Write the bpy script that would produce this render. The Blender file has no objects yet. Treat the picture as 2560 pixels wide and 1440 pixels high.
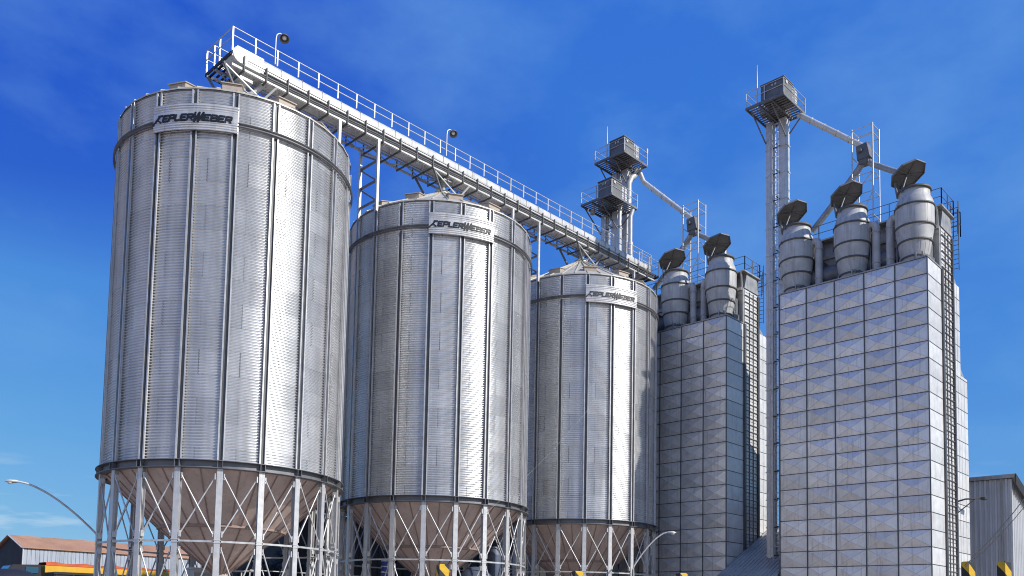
import bpy, math, random
from mathutils import Vector, Matrix
random.seed(7)
rad = math.radians
sc = bpy.context.scene
COL = sc.collection
G = -1.7                      # ground height (camera eye is the origin)
R = 5.4                       # silo radius
SUN_AZ, SUN_EL = 287.6, 34.0

# ---------------------------------------------------------------- materials
def new_mat(name):
    m = bpy.data.materials.new(name); m.use_nodes = True
    nt = m.node_tree; b = nt.nodes['Principled BSDF']
    return m, nt, b
def nd(nt, t, **kw):
    n = nt.nodes.new(t)
    for k, v in kw.items(): setattr(n, k, v)
    return n
def mth(nt, op, a, b=None, c=None):
    n = nd(nt, 'ShaderNodeMath', operation=op)
    for i, v in enumerate((a, b, c)):
        if v is None: continue
        if isinstance(v, (int, float)): n.inputs[i].default_value = v
        else: nt.links.new(v, n.inputs[i])
    return n.outputs[0]
def mixc(nt, fac, a, b):
    n = nd(nt, 'ShaderNodeMix', data_type='RGBA')
    if isinstance(fac, (int, float)): n.inputs[0].default_value = fac
    else: nt.links.new(fac, n.inputs[0])
    for i, v in ((6, a), (7, b)):
        if isinstance(v, (tuple, list)): n.inputs[i].default_value = (*v[:3], 1)
        else: nt.links.new(v, n.inputs[i])
    return n.outputs[2]
def paint(name, col, rough=.6, metal=0., var=.18, scale=1.2, streak=0., dark=None, spec=.5, bump=0.):
    """painted or bare surface with mottling and downward streaks"""
    m, nt, b = new_mat(name)
    tc = nd(nt, 'ShaderNodeTexCoord')
    n1 = nd(nt, 'ShaderNodeTexNoise'); n1.inputs['Scale'].default_value = scale; n1.inputs['Detail'].default_value = 6
    nt.links.new(tc.outputs['Object'], n1.inputs['Vector'])
    d = dark or tuple(c * (1 - var * 2) for c in col)
    f = mth(nt, 'MULTIPLY_ADD', n1.outputs[0], 2.2, -.6)
    cc = mixc(nt, f, d, col)
    nt.nodes[-1].clamp_factor = True
    if streak:
        mp = nd(nt, 'ShaderNodeMapping'); mp.inputs['Scale'].default_value = (5, 5, .25)
        nt.links.new(tc.outputs['Object'], mp.inputs['Vector'])
        n2 = nd(nt, 'ShaderNodeTexNoise'); n2.inputs['Scale'].default_value = 1.; n2.inputs['Detail'].default_value = 4
        nt.links.new(mp.outputs[0], n2.inputs['Vector'])
        f2 = mth(nt, 'MULTIPLY', mth(nt, 'GREATER_THAN', n2.outputs[0], .56), streak)
        cc = mixc(nt, f2, cc, tuple(c * .45 for c in col))
    nt.links.new(cc, b.inputs['Base Color'])
    b.inputs['Metallic'].default_value = metal
    b.inputs['Specular IOR Level'].default_value = spec
    r = mth(nt, 'MULTIPLY_ADD', n1.outputs[0], .3, rough - .15)
    nt.links.new(r, b.inputs['Roughness'])
    if bump:
        bp = nd(nt, 'ShaderNodeBump'); bp.inputs['Strength'].default_value = bump; bp.inputs['Distance'].default_value = .05
        nt.links.new(n1.outputs[0], bp.inputs['Height']); nt.links.new(bp.outputs[0], b.inputs['Normal'])
    return m

def wall_mat(name):
    """galvanised corrugated silo sheets: per-sheet tone, lap seams, bolt rows, grime"""
    m, nt, b = new_mat(name)
    tc = nd(nt, 'ShaderNodeTexCoord'); sp = nd(nt, 'ShaderNodeSeparateXYZ')
    nt.links.new(tc.outputs['Object'], sp.inputs[0])
    ang = mth(nt, 'DIVIDE', mth(nt, 'ARCTAN2', sp.outputs[1], sp.outputs[0]), rad(18))
    row = mth(nt, 'DIVIDE', sp.outputs[2], 1.06)
    ri = mth(nt, 'FLOOR', row); rf = mth(nt, 'FRACT', row)
    odd = mth(nt, 'GREATER_THAN', mth(nt, 'FRACT', mth(nt, 'MULTIPLY', ri, .5)), .25)
    a2 = mth(nt, 'ADD', ang, 40.0)
    af = mth(nt, 'FRACT', a2)
    lap = mth(nt, 'LESS_THAN', mth(nt, 'ABSOLUTE', mth(nt, 'SUBTRACT', af, .36)), .012)
    lap = mth(nt, 'MULTIPLY', lap, odd)
    # sheet id
    sh = mth(nt, 'FLOOR', mth(nt, 'ADD', a2, mth(nt, 'MULTIPLY_ADD', odd, .64, 0.)))
    cx = nd(nt, 'ShaderNodeCombineXYZ'); nt.links.new(sh, cx.inputs[0]); nt.links.new(ri, cx.inputs[1])
    oi = nd(nt, 'ShaderNodeObjectInfo'); nt.links.new(oi.outputs['Random'], cx.inputs[2])
    wn = nd(nt, 'ShaderNodeTexWhiteNoise'); nt.links.new(cx.outputs[0], wn.inputs[0])
    hl = mth(nt, 'LESS_THAN', mth(nt, 'MINIMUM', rf, mth(nt, 'SUBTRACT', 1., rf)), .022)
    bolts = mth(nt, 'LESS_THAN', mth(nt, 'FRACT', mth(nt, 'MULTIPLY', a2, 9.)), .5)
    hl = mth(nt, 'MULTIPLY', hl, mth(nt, 'MULTIPLY_ADD', bolts, .6, .3))
    ofs = nd(nt, 'ShaderNodeVectorMath', operation='ADD')
    nt.links.new(tc.outputs['Object'], ofs.inputs[0]); nt.links.new(mth(nt, 'MULTIPLY', oi.outputs['Random'], 60.), ofs.inputs[1])
    n1 = nd(nt, 'ShaderNodeTexNoise'); n1.inputs['Scale'].default_value = .5; n1.inputs['Detail'].default_value = 8
    nt.links.new(ofs.outputs[0], n1.inputs['Vector'])
    mp = nd(nt, 'ShaderNodeMapping'); mp.inputs['Scale'].default_value = (2.2, 2.2, .12)
    nt.links.new(ofs.outputs[0], mp.inputs['Vector'])
    n2 = nd(nt, 'ShaderNodeTexNoise'); n2.inputs['Scale'].default_value = 1.5; n2.inputs['Detail'].default_value = 5
    nt.links.new(mp.outputs[0], n2.inputs['Vector'])
    v = mth(nt, 'MULTIPLY_ADD', wn.outputs[0], .09, .955)
    v = mth(nt, 'MULTIPLY', v, mth(nt, 'MULTIPLY_ADD', n1.outputs[0], .45, .78))
    v = mth(nt, 'MULTIPLY', v, mth(nt, 'MULTIPLY_ADD', n2.outputs[0], .5, .75))
    v = mth(nt, 'MULTIPLY', v, mth(nt, 'SUBTRACT', 1., mth(nt, 'MULTIPLY', lap, mth(nt, 'MULTIPLY_ADD', wn.outputs[0], .55, .05))))
    v = mth(nt, 'MULTIPLY', v, mth(nt, 'SUBTRACT', 1., mth(nt, 'MULTIPLY', hl, .16)))
    cc = nd(nt, 'ShaderNodeVectorMath', operation='SCALE'); cc.inputs[0].default_value = WALLC
    nt.links.new(v, cc.inputs['Scale']); nt.links.new(cc.outputs[0], b.inputs['Base Color'])
    b.inputs['Metallic'].default_value = .64
    nt.links.new(mth(nt, 'MULTIPLY_ADD', wn.outputs[0], .08, .25), b.inputs['Roughness'])
    return m
WALLC = (.71, .705, .70)

def panel_mat(name, col=(.77, .74, .69), metal=.45):
    """flat galvanised cladding sheets, each with a tone of its own, dusty spangle"""
    m, nt, b = new_mat(name)
    tc = nd(nt, 'ShaderNodeTexCoord'); sp = nd(nt, 'ShaderNodeSeparateXYZ')
    nt.links.new(tc.outputs['Object'], sp.inputs[0])
    cx = nd(nt, 'ShaderNodeCombineXYZ')
    nt.links.new(mth(nt, 'FLOOR', mth(nt, 'DIVIDE', sp.outputs[1], 1.84)), cx.inputs[0])
    nt.links.new(mth(nt, 'FLOOR', sp.outputs[2]), cx.inputs[1])
    wn = nd(nt, 'ShaderNodeTexWhiteNoise'); nt.links.new(cx.outputs[0], wn.inputs[0])
    n1 = nd(nt, 'ShaderNodeTexNoise'); n1.inputs['Scale'].default_value = 1.7; n1.inputs['Detail'].default_value = 9; n1.inputs['Roughness'].default_value = .65
    nt.links.new(tc.outputs['Object'], n1.inputs['Vector'])
    v = mth(nt, 'MULTIPLY', mth(nt, 'MULTIPLY_ADD', wn.outputs[0], .26, .87), mth(nt, 'MULTIPLY_ADD', n1.outputs[0], .55, .72))
    cc = nd(nt, 'ShaderNodeVectorMath', operation='SCALE'); cc.inputs[0].default_value = col
    nt.links.new(v, cc.inputs['Scale'])
    mp = nd(nt, 'ShaderNodeMapping'); mp.inputs['Scale'].default_value = (7, 7, .35); nt.links.new(tc.outputs['Object'], mp.inputs[0])
    n2 = nd(nt, 'ShaderNodeTexNoise'); n2.inputs['Scale'].default_value = 1.; n2.inputs['Detail'].default_value = 5; nt.links.new(mp.outputs[0], n2.inputs['Vector'])
    sf = mth(nt, 'MINIMUM', mth(nt, 'MULTIPLY', mth(nt, 'MAXIMUM', mth(nt, 'SUBTRACT', n2.outputs[0], .55), 0.), 2.), .28)
    nt.links.new(mixc(nt, sf, cc.outputs[0], (.26, .20, .15)), b.inputs['Base Color'])
    b.inputs['Metallic'].default_value = metal
    nt.links.new(mth(nt, 'MULTIPLY_ADD', n1.outputs[0], .3, .28), b.inputs['Roughness'])
    return m

def stripe_mat(name):
    m, nt, b = new_mat(name)
    tc = nd(nt, 'ShaderNodeTexCoord'); sp = nd(nt, 'ShaderNodeSeparateXYZ')
    nt.links.new(tc.outputs['Object'], sp.inputs[0])
    s = mth(nt, 'ADD', mth(nt, 'SUBTRACT', sp.outputs[0], sp.outputs[1]), sp.outputs[2])
    f = mth(nt, 'GREATER_THAN', mth(nt, 'FRACT', mth(nt, 'MULTIPLY', mth(nt, 'ADD', s, 20.12), 1.75)), .5)
    n1 = nd(nt, 'ShaderNodeTexNoise'); n1.inputs['Scale'].default_value = 9; n1.inputs['Detail'].default_value = 5
    nt.links.new(tc.outputs['Object'], n1.inputs['Vector'])
    y = mixc(nt, n1.outputs[0], (.55, .27, .01), (.85, .55, .02))
    cc = mixc(nt, f, (.02, .02, .022), y)
    nt.links.new(cc, b.inputs['Base Color']); b.inputs['Roughness'].default_value = .6
    return m

M = {}
M['wall'] = wall_mat('corrugated galvanised sheet')
M['galv'] = paint('galvanised steel', (.66, .65, .64), .42, .35, .12, 3., .25)
M['galv_dull'] = paint('weathered galvanised steel', (.42, .415, .405), .5, .5, .15, 2., .3)
M['ring'] = paint('grey steel ring', (.22, .22, .23), .5, .4, .15, 2.)
M['white'] = paint('white painted steel', (.62, .615, .60), .45, .1, .10, 1.5, .3)
M['roof'] = paint('cream sheet roof', (.62, .58, .50), .5, .2, .1, 1.5, .2)
M['vent'] = paint('beige vent hood', (.50, .42, .34), .6, 0, .15, 2.)
M['dark'] = paint('dark weathered steel', (.055, .052, .055), .6, .3, .2, 3.)
M['midsteel'] = paint('grey painted steel', (.21, .21, .215), .55, .3, .2, 2.)
M['hopper'] = paint('pinkish primer hopper', (.72, .585, .525), .5, .0, .12, .8, .2, spec=.35)
M['hopper_rib'] = paint('hopper seam', (.40, .29, .25), .6, .0, .15, 2.)
M['sheet'] = panel_mat('galvanised cladding')
M['sheet_side'] = panel_mat('galvanised side cladding', (.70, .68, .65), .2)
M['post'] = paint('dark joint steel', (.12, .12, .125), .5, .4, .15, 2.)
M['cyc'] = paint('grey painted cyclone', (.56, .55, .53), .55, .05, .16, 1.3, .4)
M['lidp'] = paint('weathered flap plate', (.22, .21, .195), .6, .1, .12, 1.5, .3)
M['band'] = paint('cyclone band', (.13, .125, .12), .6, .2, .15, 3.)
M['box'] = paint('dark grey housing', (.19, .19, .19), .55, .3, .2, 2.)
M['ink'] = paint('black lettering', (.012, .012, .015), .5, 0, .1, 3.)
M['ink_pale'] = paint('pale lettering', (.075, .075, .08), .6, 0, .2, 6.)  # paler ink: fading, with glare on the third sign put into the colour
M['stripe'] = stripe_mat('yellow and black hazard paint')
M['terra'] = paint('terracotta roof sheet', (.52, .28, .16), .75, 0, .16, .35, .2)
M['shedwall'] = paint('pale blue grey cladding', (.42, .46, .52), .6, .2, .12, .4, .35)
M['navy'] = paint('dark navy cladding', (.02, .021, .035), .7, 0, .2, .5)
M['ribbed'] = paint('grey ribbed cladding', (.60, .60, .60), .5, .1, .08, .7, .2)
M['ribroof'] = paint('dark sheet roof', (.50, .49, .47), .6, .2, .15, .7, .2)
M['black'] = paint('black eave', (.015, .015, .016), .6, 0, .1, 2.)
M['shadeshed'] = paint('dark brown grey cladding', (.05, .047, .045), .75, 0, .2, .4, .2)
M['orange'] = paint('orange tarpaulin', (.65, .13, .03), .7, 0, .15, 1.5)
M['yellow'] = paint('yellow tarpaulin side', (.80, .45, .03), .6, 0, .1, 1.)
M['blue'] = paint('blue machine paint', (.03, .06, .32), .45, 0, .15, 3.)
M['bluegrey'] = paint('blue grey paint', (.12, .15, .22), .5, .1, .15, 2.)
M['grain'] = paint('heaped tan grain', (.46, .33, .17), .9, 0, .15, 8., bump=.4)
M['ground'] = paint('red brown yard earth', (.30, .215, .155), .95, 0, .18, .15, bump=.2)
M['yard'] = paint('dusty concrete yard', (.36, .295, .235), .9, 0, .12, .3, bump=.1)
M['field'] = paint('dry grass hill', (.42, .31, .13), .95, 0, .2, .03)
M['bark'] = paint('bark', (.10, .07, .05), .9, 0, .2, 5.)
M['leaf'] = paint('dark leaves', (.030, .045, .022), .7, 0, .3, 1.)
mg, ntg, bg = new_mat('tinted glass'); bg.inputs['Base Color'].default_value = (.10, .28, .42, 1); bg.inputs['Roughness'].default_value = .08; bg.inputs['Metallic'].default_value = .6
M['glass'] = mg
ml, ntl, bl = new_mat('lamp lens'); bl.inputs['Base Color'].default_value = (.75, .72, .66, 1); bl.inputs['Roughness'].default_value = .2
M['lens'] = ml

# ---------------------------------------------------------------- mesh builder
ROOTLOC = {}
class MB:
    def __init__(s): s.v = []; s.f = []; s.smooth = []; s.mi = {}; s.cur = 0
    def add(s, vs, fs, sm=False):
        o = len(s.v); s.v += [tuple(v) for v in vs]
        for f in fs:
            if s.cur: s.mi[len(s.f)] = s.cur
            s.f.append(tuple(i + o for i in f)); s.smooth.append(sm)
        return s
    def box(s, x0, x1, y0, y1, z0, z1):
        return s.add([(x0,y0,z0),(x1,y0,z0),(x1,y1,z0),(x0,y1,z0),(x0,y0,z1),(x1,y0,z1),(x1,y1,z1),(x0,y1,z1)],
              [(0,3,2,1),(4,5,6,7),(0,1,5,4),(1,2,6,5),(2,3,7,6),(3,0,4,7)])
    def bar(s, p0, p1, w, h, up=(0,0,1)):
        p0, p1 = Vector(p0), Vector(p1); d = (p1-p0).normalized(); u = Vector(up)
        if abs(d.dot(u)) > .98: u = Vector((1,0,0))
        a = d.cross(u).normalized()*w/2; b = d.cross(a).normalized()*h/2
        vs = [q + i*a + j*b for q in (p0,p1) for i,j in ((-1,-1),(1,-1),(1,1),(-1,1))]
        return s.add(vs, [(0,1,2,3),(7,6,5,4),(0,4,5,1),(1,5,6,2),(2,6,7,3),(3,7,4,0)])
    def tube(s, pts, r, n=8, caps=True):
        if not isinstance(r, (list, tuple)): r = [r]*len(pts)
        P = [Vector(p) for p in pts]; vs = []; prev = None
        for i, p in enumerate(P):
            d = (P[min(i+1,len(P)-1)] - P[max(i-1,0)]).normalized()
            if prev is None:
                u = Vector((0,0,1)) if abs(d.z) < .95 else Vector((1,0,0))
                a = d.cross(u).normalized()
            else:
                a = (prev - d*prev.dot(d)).normalized()
            prev = a; b = d.cross(a)
            for k in range(n):
                t = 2*math.pi*k/n; vs.append(p + (a*math.cos(t) + b*math.sin(t))*r[i])
        fs = [(i*n+k, i*n+(k+1)%n, (i+1)*n+(k+1)%n, (i+1)*n+k) for i in range(len(P)-1) for k in range(n)]
        s.add(vs, fs, True)
        if caps:
            s.add(vs[:n], [tuple(range(n))[::-1]]); s.add(vs[-n:], [tuple(range(n))])
        return s
    def lathe(s, prof, n=32, c=(0,0,0), sm=True, a0=0, a1=2*math.pi):
        full = abs(a1-a0-2*math.pi) < 1e-6; m = n if full else n+1
        vs = []
        for r, z in prof:
            for k in range(m):
                t = a0 + (a1-a0)*k/n; vs.append((c[0]+r*math.cos(t), c[1]+r*math.sin(t), c[2]+z))
        fs = []
        for i in range(len(prof)-1):
            for k in range(n):
                k2 = (k+1) % m
                fs.append((i*m+k, i*m+k2, (i+1)*m+k2, (i+1)*m+k))
        return s.add(vs, fs, sm)
    def prism(s, poly, vec):
        n = len(poly); v = Vector(vec)
        A = [Vector(p) for p in poly]; B = [p+v for p in A]
        return s.add(A+B, [tuple(range(n))[::-1], tuple(range(n, 2*n))] + [(i,(i+1)%n,n+(i+1)%n,n+i) for i in range(n)])
    def quad(s, *p): return s.add(p, [tuple(range(len(p)))])
    def build(s, name, mat, parent=None, off=None):
        me = bpy.data.meshes.new(name)
        if off is None: off = ROOTLOC.get(parent.name, Vector((0,0,0))) if parent else Vector((0,0,0))
        me.from_pydata([(v[0]-off[0], v[1]-off[1], v[2]-off[2]) for v in s.v], [], s.f)
        me.polygons.foreach_set('use_smooth', s.smooth); me.update()
        for q in (mat if isinstance(mat, (list, tuple)) else [mat]): me.materials.append(M[q])
        for i, k in s.mi.items(): me.polygons[i].material_index = k
        o = bpy.data.objects.new(name, me); COL.objects.link(o)
        if parent: o.parent = parent; ROOTLOC[o.name] = Vector(off)
        return o
def thing(name, label, cat, loc=(0,0,0), group=None, rz=0.):
    o = bpy.data.objects.new(name, None); COL.objects.link(o); o.empty_display_size = .3
    o.location = loc; o.rotation_euler.z = rz; ROOTLOC[o.name] = Vector(loc) if rz == 0 else Vector((0,0,0))
    tag(o, label, cat, group); return o
def tag(o, label=None, cat=None, group=None, kind=None):
    for k, v in (('label',label),('category',cat),('group',group),('kind',kind)):
        if v: o[k] = v
    return o
def child_copy(o, parent, rz=None, loc=None):
    c = o.copy(); COL.objects.link(c); c.parent = parent
    if rz is not None: c.rotation_euler.z = rz
    if loc is not None: c.location = loc
    return c
KIDS = {}
def copy_tree(o, parent=None):
    c = o.copy(); COL.objects.link(c)
    if parent: c.parent = parent
    for ch in [x for x in COL.objects if x.parent == o]: copy_tree(ch, c)
    return c

# ---------------------------------------------------------------- camera
f_px, cy_px, pitch, roll, yaw = 2123.7251, 1383.2921, rad(4.09702), rad(1.11652), rad(44.06604)
fw = Vector((math.cos(pitch)*math.cos(yaw), math.cos(pitch)*math.sin(yaw), math.sin(pitch)))
rt = Vector((math.sin(yaw), -math.cos(yaw), 0)); up = rt.cross(fw)
r2 = rt*math.cos(roll) + up*math.sin(roll); u2 = -rt*math.sin(roll) + up*math.cos(roll)
cd = bpy.data.cameras.new('Camera'); cam = bpy.data.objects.new('Camera', cd); COL.objects.link(cam)
cam.matrix_world = Matrix((( r2.x,u2.x,-fw.x,0),(r2.y,u2.y,-fw.y,0),(r2.z,u2.z,-fw.z,0),(0,0,0,1)))
cd.sensor_width = 36; cd.lens = 36*f_px/2560; cd.shift_y = (cy_px-720)/2560; cd.clip_end = 6000; cd.clip_start = .1
sc.camera = cam
def ray(x, y):
    d = fw + r2*((x-1280)/f_px) + u2*((cy_px-y)/f_px)
    return d / math.hypot(d.x, d.y)
def at(x, y, dist): return ray(x, y)*dist          # used to survey positions from measured image points

# ---------------------------------------------------------------- setting
MB().quad((-1500,-1500,G),(1500,-1500,G),(1500,1500,G),(-1500,1500,G)).build('ground', 'ground')['kind'] = 'structure'
MB().quad((-20,-30,G+.004),(90,-30,G+.004),(90,46,G+.004),(-20,46,G+.004)).build('yard', 'yard')['kind'] = 'structure'
hb = MB(); n = 60
rows = []
for j, (dist, hs) in enumerate(((330, 0), (400, .6), (470, 1.), (560, .8), (700, 0))):
    for i in range(n+1):
        a = rad(40 + 90*i/n); h = (17 + 5*math.sin(i*.35) + 2.5*math.sin(i*.9+1))*hs
        hb.v.append((dist*math.cos(a), dist*math.sin(a), G-.3+h))
for j in range(4):
    for i in range(n):
        a = j*(n+1)+i; hb.f.append((a, a+1, a+n+2, a+n+1)); hb.smooth.append(True)
hb.build('hill', 'field')['kind'] = 'structure'

# ---------------------------------------------------------------- silos
ZB, ZT, ZR = 6.2734-G, 22.5885-G, 21.0571-G      # wall foot, wall top, wind ring (above ground)
CEN = [(19.674, 38.58), (33.057, 38.58), (46.512, 38.58)]
PHI = [168.905, 169.764, 188.415]
LBL = ['nearest and largest looking corrugated silo, at the left end of the row by the warehouse',
       'middle corrugated steel hopper silo of the row, standing between the two others',
       'third corrugated steel silo, beside the shaded dryer, half hidden by the middle silo']
SIGNK = [(2, 4), (3, 5), (2, 4)]
def rot(p, a): c, s_ = math.cos(a), math.sin(a); return (p[0]*c-p[1]*s_, p[0]*s_+p[1]*c, p[2])
# wall mesh (shared)
wb = MB(); waves = 128; seg = 7; nt_ = 140; zs = waves*seg
prof = [(R + .046*math.sin(2*math.pi*i/seg), ZB + (ZT-ZB)*i/zs) for i in range(zs+1)]
wb.lathe(prof, nt_)
def stiff(z0, z1):
    """outward open channel: back plate and two fins"""
    m = MB(); w = .095; d0 = R+.03
    for sgn in (-1, 1):
        m.box(d0, d0+.115, sgn*w-.012, sgn*w+.012, z0, z1)
        m.box(d0+.091, d0+.115, min(sgn*(w+.012), sgn*(w+.05)), max(sgn*(w+.012), sgn*(w+.05)), z0, z1)
    m.cur = 1; m.box(d0, d0+.022, -w+.012, w-.012, z0, z1); m.cur = 0
    return m
def hbeam(z0, z1):
    m = MB(); d0 = R-.10; d1 = R+.14; w = .122
    m.box(d0, d0+.022, -w, w, z0, z1); m.box(d1-.022, d1, -w, w, z0, z1); m.box(d0+.022, d1-.022, -.011, .011, z0, z1)
    m.box(d0-.01, d1+.02, -w-.03, w+.03, 4.44, 4.47); m.box(d0-.01, d1+.02, -w-.03, w+.03, 4.55, 4.58)
    m.box(d0-.12, d1+.12, -w-.12, w+.12, 0, .05)
    return m
def xbrace(z0, z1):
    m = MB(); r_ = R+.03; A = rad(1.9); B = rad(16.1)
    pa0 = (r_*math.cos(A), r_*math.sin(A)); pb0 = (r_*math.cos(B), r_*math.sin(B))
    m.tube([(*pa0, z0), (*pb0, z1)], .034, 6); m.tube([(pa0[0]+.075, pa0[1], z1), (pb0[0]+.075, pb0[1], z0)], .034, 6)
    for p in (pa0, pb0):
        for z in (z0, z1): m.bar((p[0], p[1], z-.13), (p[0], p[1], z+.13), .05, .17, (p[0], p[1], 0))
    return m
def strut_mesh():
    m = MB(); A = rad(1.6); B = rad(16.4); r_ = R+.06
    m.bar((r_*math.cos(A), r_*math.sin(A), 4.51), (r_*math.cos(B), r_*math.sin(B), 4.51), .09, .08); return m

def glyph(ch):
    S = {'E': ([((.05,0),(.05,1)),((.05,.93),(.72,.93)),((.05,.5),(.62,.5)),((.05,.07),(.72,.07))], .82),
         'P': ([((.05,0),(.05,1)),((.05,.93),(.65,.93)),((.65,.97),(.65,.42)),((.05,.46),(.65,.46))], .82),
         'L': ([((.05,0),(.05,1)),((.05,.07),(.58,.07))], .68),
         'R': ([((.05,0),(.05,1)),((.05,.93),(.65,.93)),((.65,.97),(.65,.46)),((.05,.5),(.65,.5)),((.3,.48),(.72,0))], .86),
         'B': ([((.05,0),(.05,1)),((.05,.93),(.64,.93)),((.66,.97),(.66,.54)),((.05,.52),(.68,.52)),((.7,.5),(.7,.03)),((.05,.07),(.68,.07))], .86),
         'K': ([((-.42,-.32),(.42,1.0)),((.12,.98),(.75,.98)),((.1,.45),(.72,-.12))], .86),
         'W': ([((0,1.3),(.12,-.28)),((.12,-.28),(.50,1.3)),((.50,1.3),(.56,-.28)),((.56,-.28),(.98,1.3)),((.98,1.3),(1.02,.0))], 1.14)}
    return S[ch]
def lettering(rp, a_mid, width, z0, h):
    m = MB(); word = 'KEPLERWEBER'; tot = sum(glyph(c)[1] for c in word); sx = width/tot; x = 0
    def P(u, v, r): t = a_mid + (u*sx - width/2 + (v-.5)*h*.22)/rp; return Vector((r*math.cos(t), r*math.sin(t), z0+v*h))
    for c in word:
        st, adv = glyph(c)
        for (u0,v0),(u1,v1) in st:
            thick = .072 if c != 'W' else .08
            p0, p1 = P(x+u0,v0,rp), P(x+u1,v1,rp)
            nrm = Vector((p0.x,p0.y,0)).normalized()
            m.bar(p0, p1, thick, .03, nrm)
        x += adv
    return m

def build_silo(i):
    cx, cy = CEN[i]
    t = thing('grain_silo', LBL[i], 'silo', (cx, cy, G), 'corrugated hopper silos in a row', rad(PHI[i]))
    Z = (0,0,0)
    if i == 0:
        S = {}
        S['wall'] = wb.build('wall', 'wall', t, Z)
        rb = MB(); hR = 2.9; nr = 40
        rb.lathe([(R+.10, ZT-.02), (R+.10, ZT+.05), (.55, ZT+hR), (.5, ZT+hR+.25), (.01, ZT+hR+.25)], nr, sm=False)
        for k in range(nr):
            a = 2*math.pi*k/nr
            rb.bar(rot((R+.08,0,ZT+.07), a), rot((.6,0,ZT+hR+.02), a), .05, .07)
        S['roof'] = rb.build('roof', 'roof', t, Z)
        vb = MB(); zz = ZT + (R-4.35)/R*hR
        vb.add([(4.05,-.40,zz+.1),(4.75,-.40,zz-.25),(4.75,.40,zz-.25),(4.05,.40,zz+.1),(4.0,-.42,zz+.42),(4.75,-.42,zz+.20),(4.75,.42,zz+.20),(4.0,.42,zz+.42)],
               [(4,5,6,7),(0,1,5,4),(1,2,6,5),(2,3,7,6),(3,0,4,7),(0,3,2,1)])
        vb.prism([(3.95,-.47,zz+.44),(4.82,-.47,zz+.19),(4.82,-.47,zz+.23),(3.95,-.47,zz+.48)], (0,.94,0))
        S['vent'] = vb.build('roof_vent', 'vent', S['roof'], Z)
        S['vent'].rotation_euler.z = rad(9)
        tr = MB(); tr.lathe([(R-.02,ZT-.09),(R+.06,ZT-.09),(R+.06,ZT+.02),(R+.02,ZT+.02)], 80); S['rim'] = tr.build('top_rim', 'ring', t, Z)
        wr = MB(); wr.lathe([(R+.15,ZR-.09),(R+.24,ZR-.09),(R+.24,ZR-.06),(R+.17,ZR-.05),(R+.17,ZR+.05),(R+.24,ZR+.06),(R+.24,ZR+.09),(R+.15,ZR+.09),(R+.15,ZR-.09)], 100)
        S['wring'] = wr.build('wind_ring', 'midsteel', t, Z)
        br = MB(); br.lathe([(R-.12,ZB-.36),(R+.27,ZB-.36),(R+.27,ZB-.335),(R+.06,ZB-.33),(R+.05,ZB-.05),(R+.27,ZB-.045),(R+.27,ZB-.02),(R-.1,ZB-.02)], 100, sm=False)
        for k in range(20):
            a = rad(18*k); br.bar(rot((R+.16,-.1,ZB-.33),a), rot((R+.16,-.1,ZB-.05),a), .02, .2, rot((1,0,0),a)); br.bar(rot((R+.16,.1,ZB-.33),a), rot((R+.16,.1,ZB-.05),a), .02, .2, rot((1,0,0),a))
        S['bring'] = br.build('base_ring', 'ring', t, Z)  # shade under the wall overhang is put into this ring's dark grey
        zt_ = ZB-.34-(R-.18-2.9)*.95-2.55*.80; hp = MB()
        hp.lathe([(R-.18,ZB-.34),(2.9,ZB-.34-(R-.18-2.9)*.95),(.35,zt_)], 40, sm=False)
        hp.lathe([(.35,zt_),(.35,zt_-.5)], 20)
        hp.box(-.45,.45,-.45,.45,zt_-.62,zt_-.5)
        S['hop'] = hp.build('hopper', 'hopper', t, Z)
        hr = MB(); zk = ZB-.34-(R-.18-2.9)*.95
        for k in range(40):
            a = 2*math.pi*(k)/40
            hr.bar(rot((R-.20,0,ZB-.37),a), rot((2.9,0,zk-.015),a), .05, .06)
            if k % 2 == 0: hr.bar(rot((2.9,0,zk-.015),a), rot((.4,0,zt_),a), .05, .06)
        hr.lathe([(2.97,zk+.05),(2.96,zk-.06),(2.86,zk-.09)], 40, sm=False)
        S['hrib'] = hr.build('hopper_seams', 'hopper_rib', S['hop'], Z)
        S['st_lo'] = stiff(ZB-.02, ZR-.105).build('stiffener', ['galv', 'post'], t, Z)
        S['st_hi'] = stiff(ZR+.105, ZT-.09).build('stiffener', ['galv', 'post'], t, Z)
        S['leg'] = hbeam(0, ZB-.365).build('leg', 'galv', t, Z)
        S['br1'] = xbrace(4.82, 7.27).build('cross_brace', 'galv', t, Z)
        S['br2'] = xbrace(.5, 4.15).build('cross_brace', 'galv', t, Z)
        S['strut'] = strut_mesh().build('strut', 'galv', t, Z)
        build_silo.S = S; roof = S['roof']; first = True
    else:
        S = build_silo.S; first = False
        for k_ in ('wall','rim','wring','bring'): child_copy(S[k_], t)
        roof = child_copy(S['roof'], t); hop = child_copy(S['hop'], t); child_copy(S['hrib'], hop)
        for k_ in ('st_lo','st_hi','leg','br1','br2','strut'): child_copy(S[k_], t)
        child_copy(S['vent'], roof)
    for k in range(1, 20):
        for k_ in ('st_lo','st_hi','leg','br1','br2','strut'): child_copy(S[k_], t, rad(18*k))
    for k in range(1, 12): child_copy(S['vent'], roof, rad(9+30*k))
    k0, k1 = SIGNK[i]; a0, a1 = rad(18*k0-1.2), rad(18*k1+1.0); rp = R+.26
    z0, z1 = 20.62-G, 21.80-G; nz = 66
    pb = MB(); pr = [(rp+.014*math.sin(2*math.pi*j/6)*(0 if 24 <= j < 48 else 1), z0+(z1-z0)*j/nz) for j in range(nz+1)]
    pr = [(rp-.03, z0)] + pr + [(rp-.03, z1)]
    pb.lathe(pr, 26, a0=a0, a1=a1)
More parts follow.
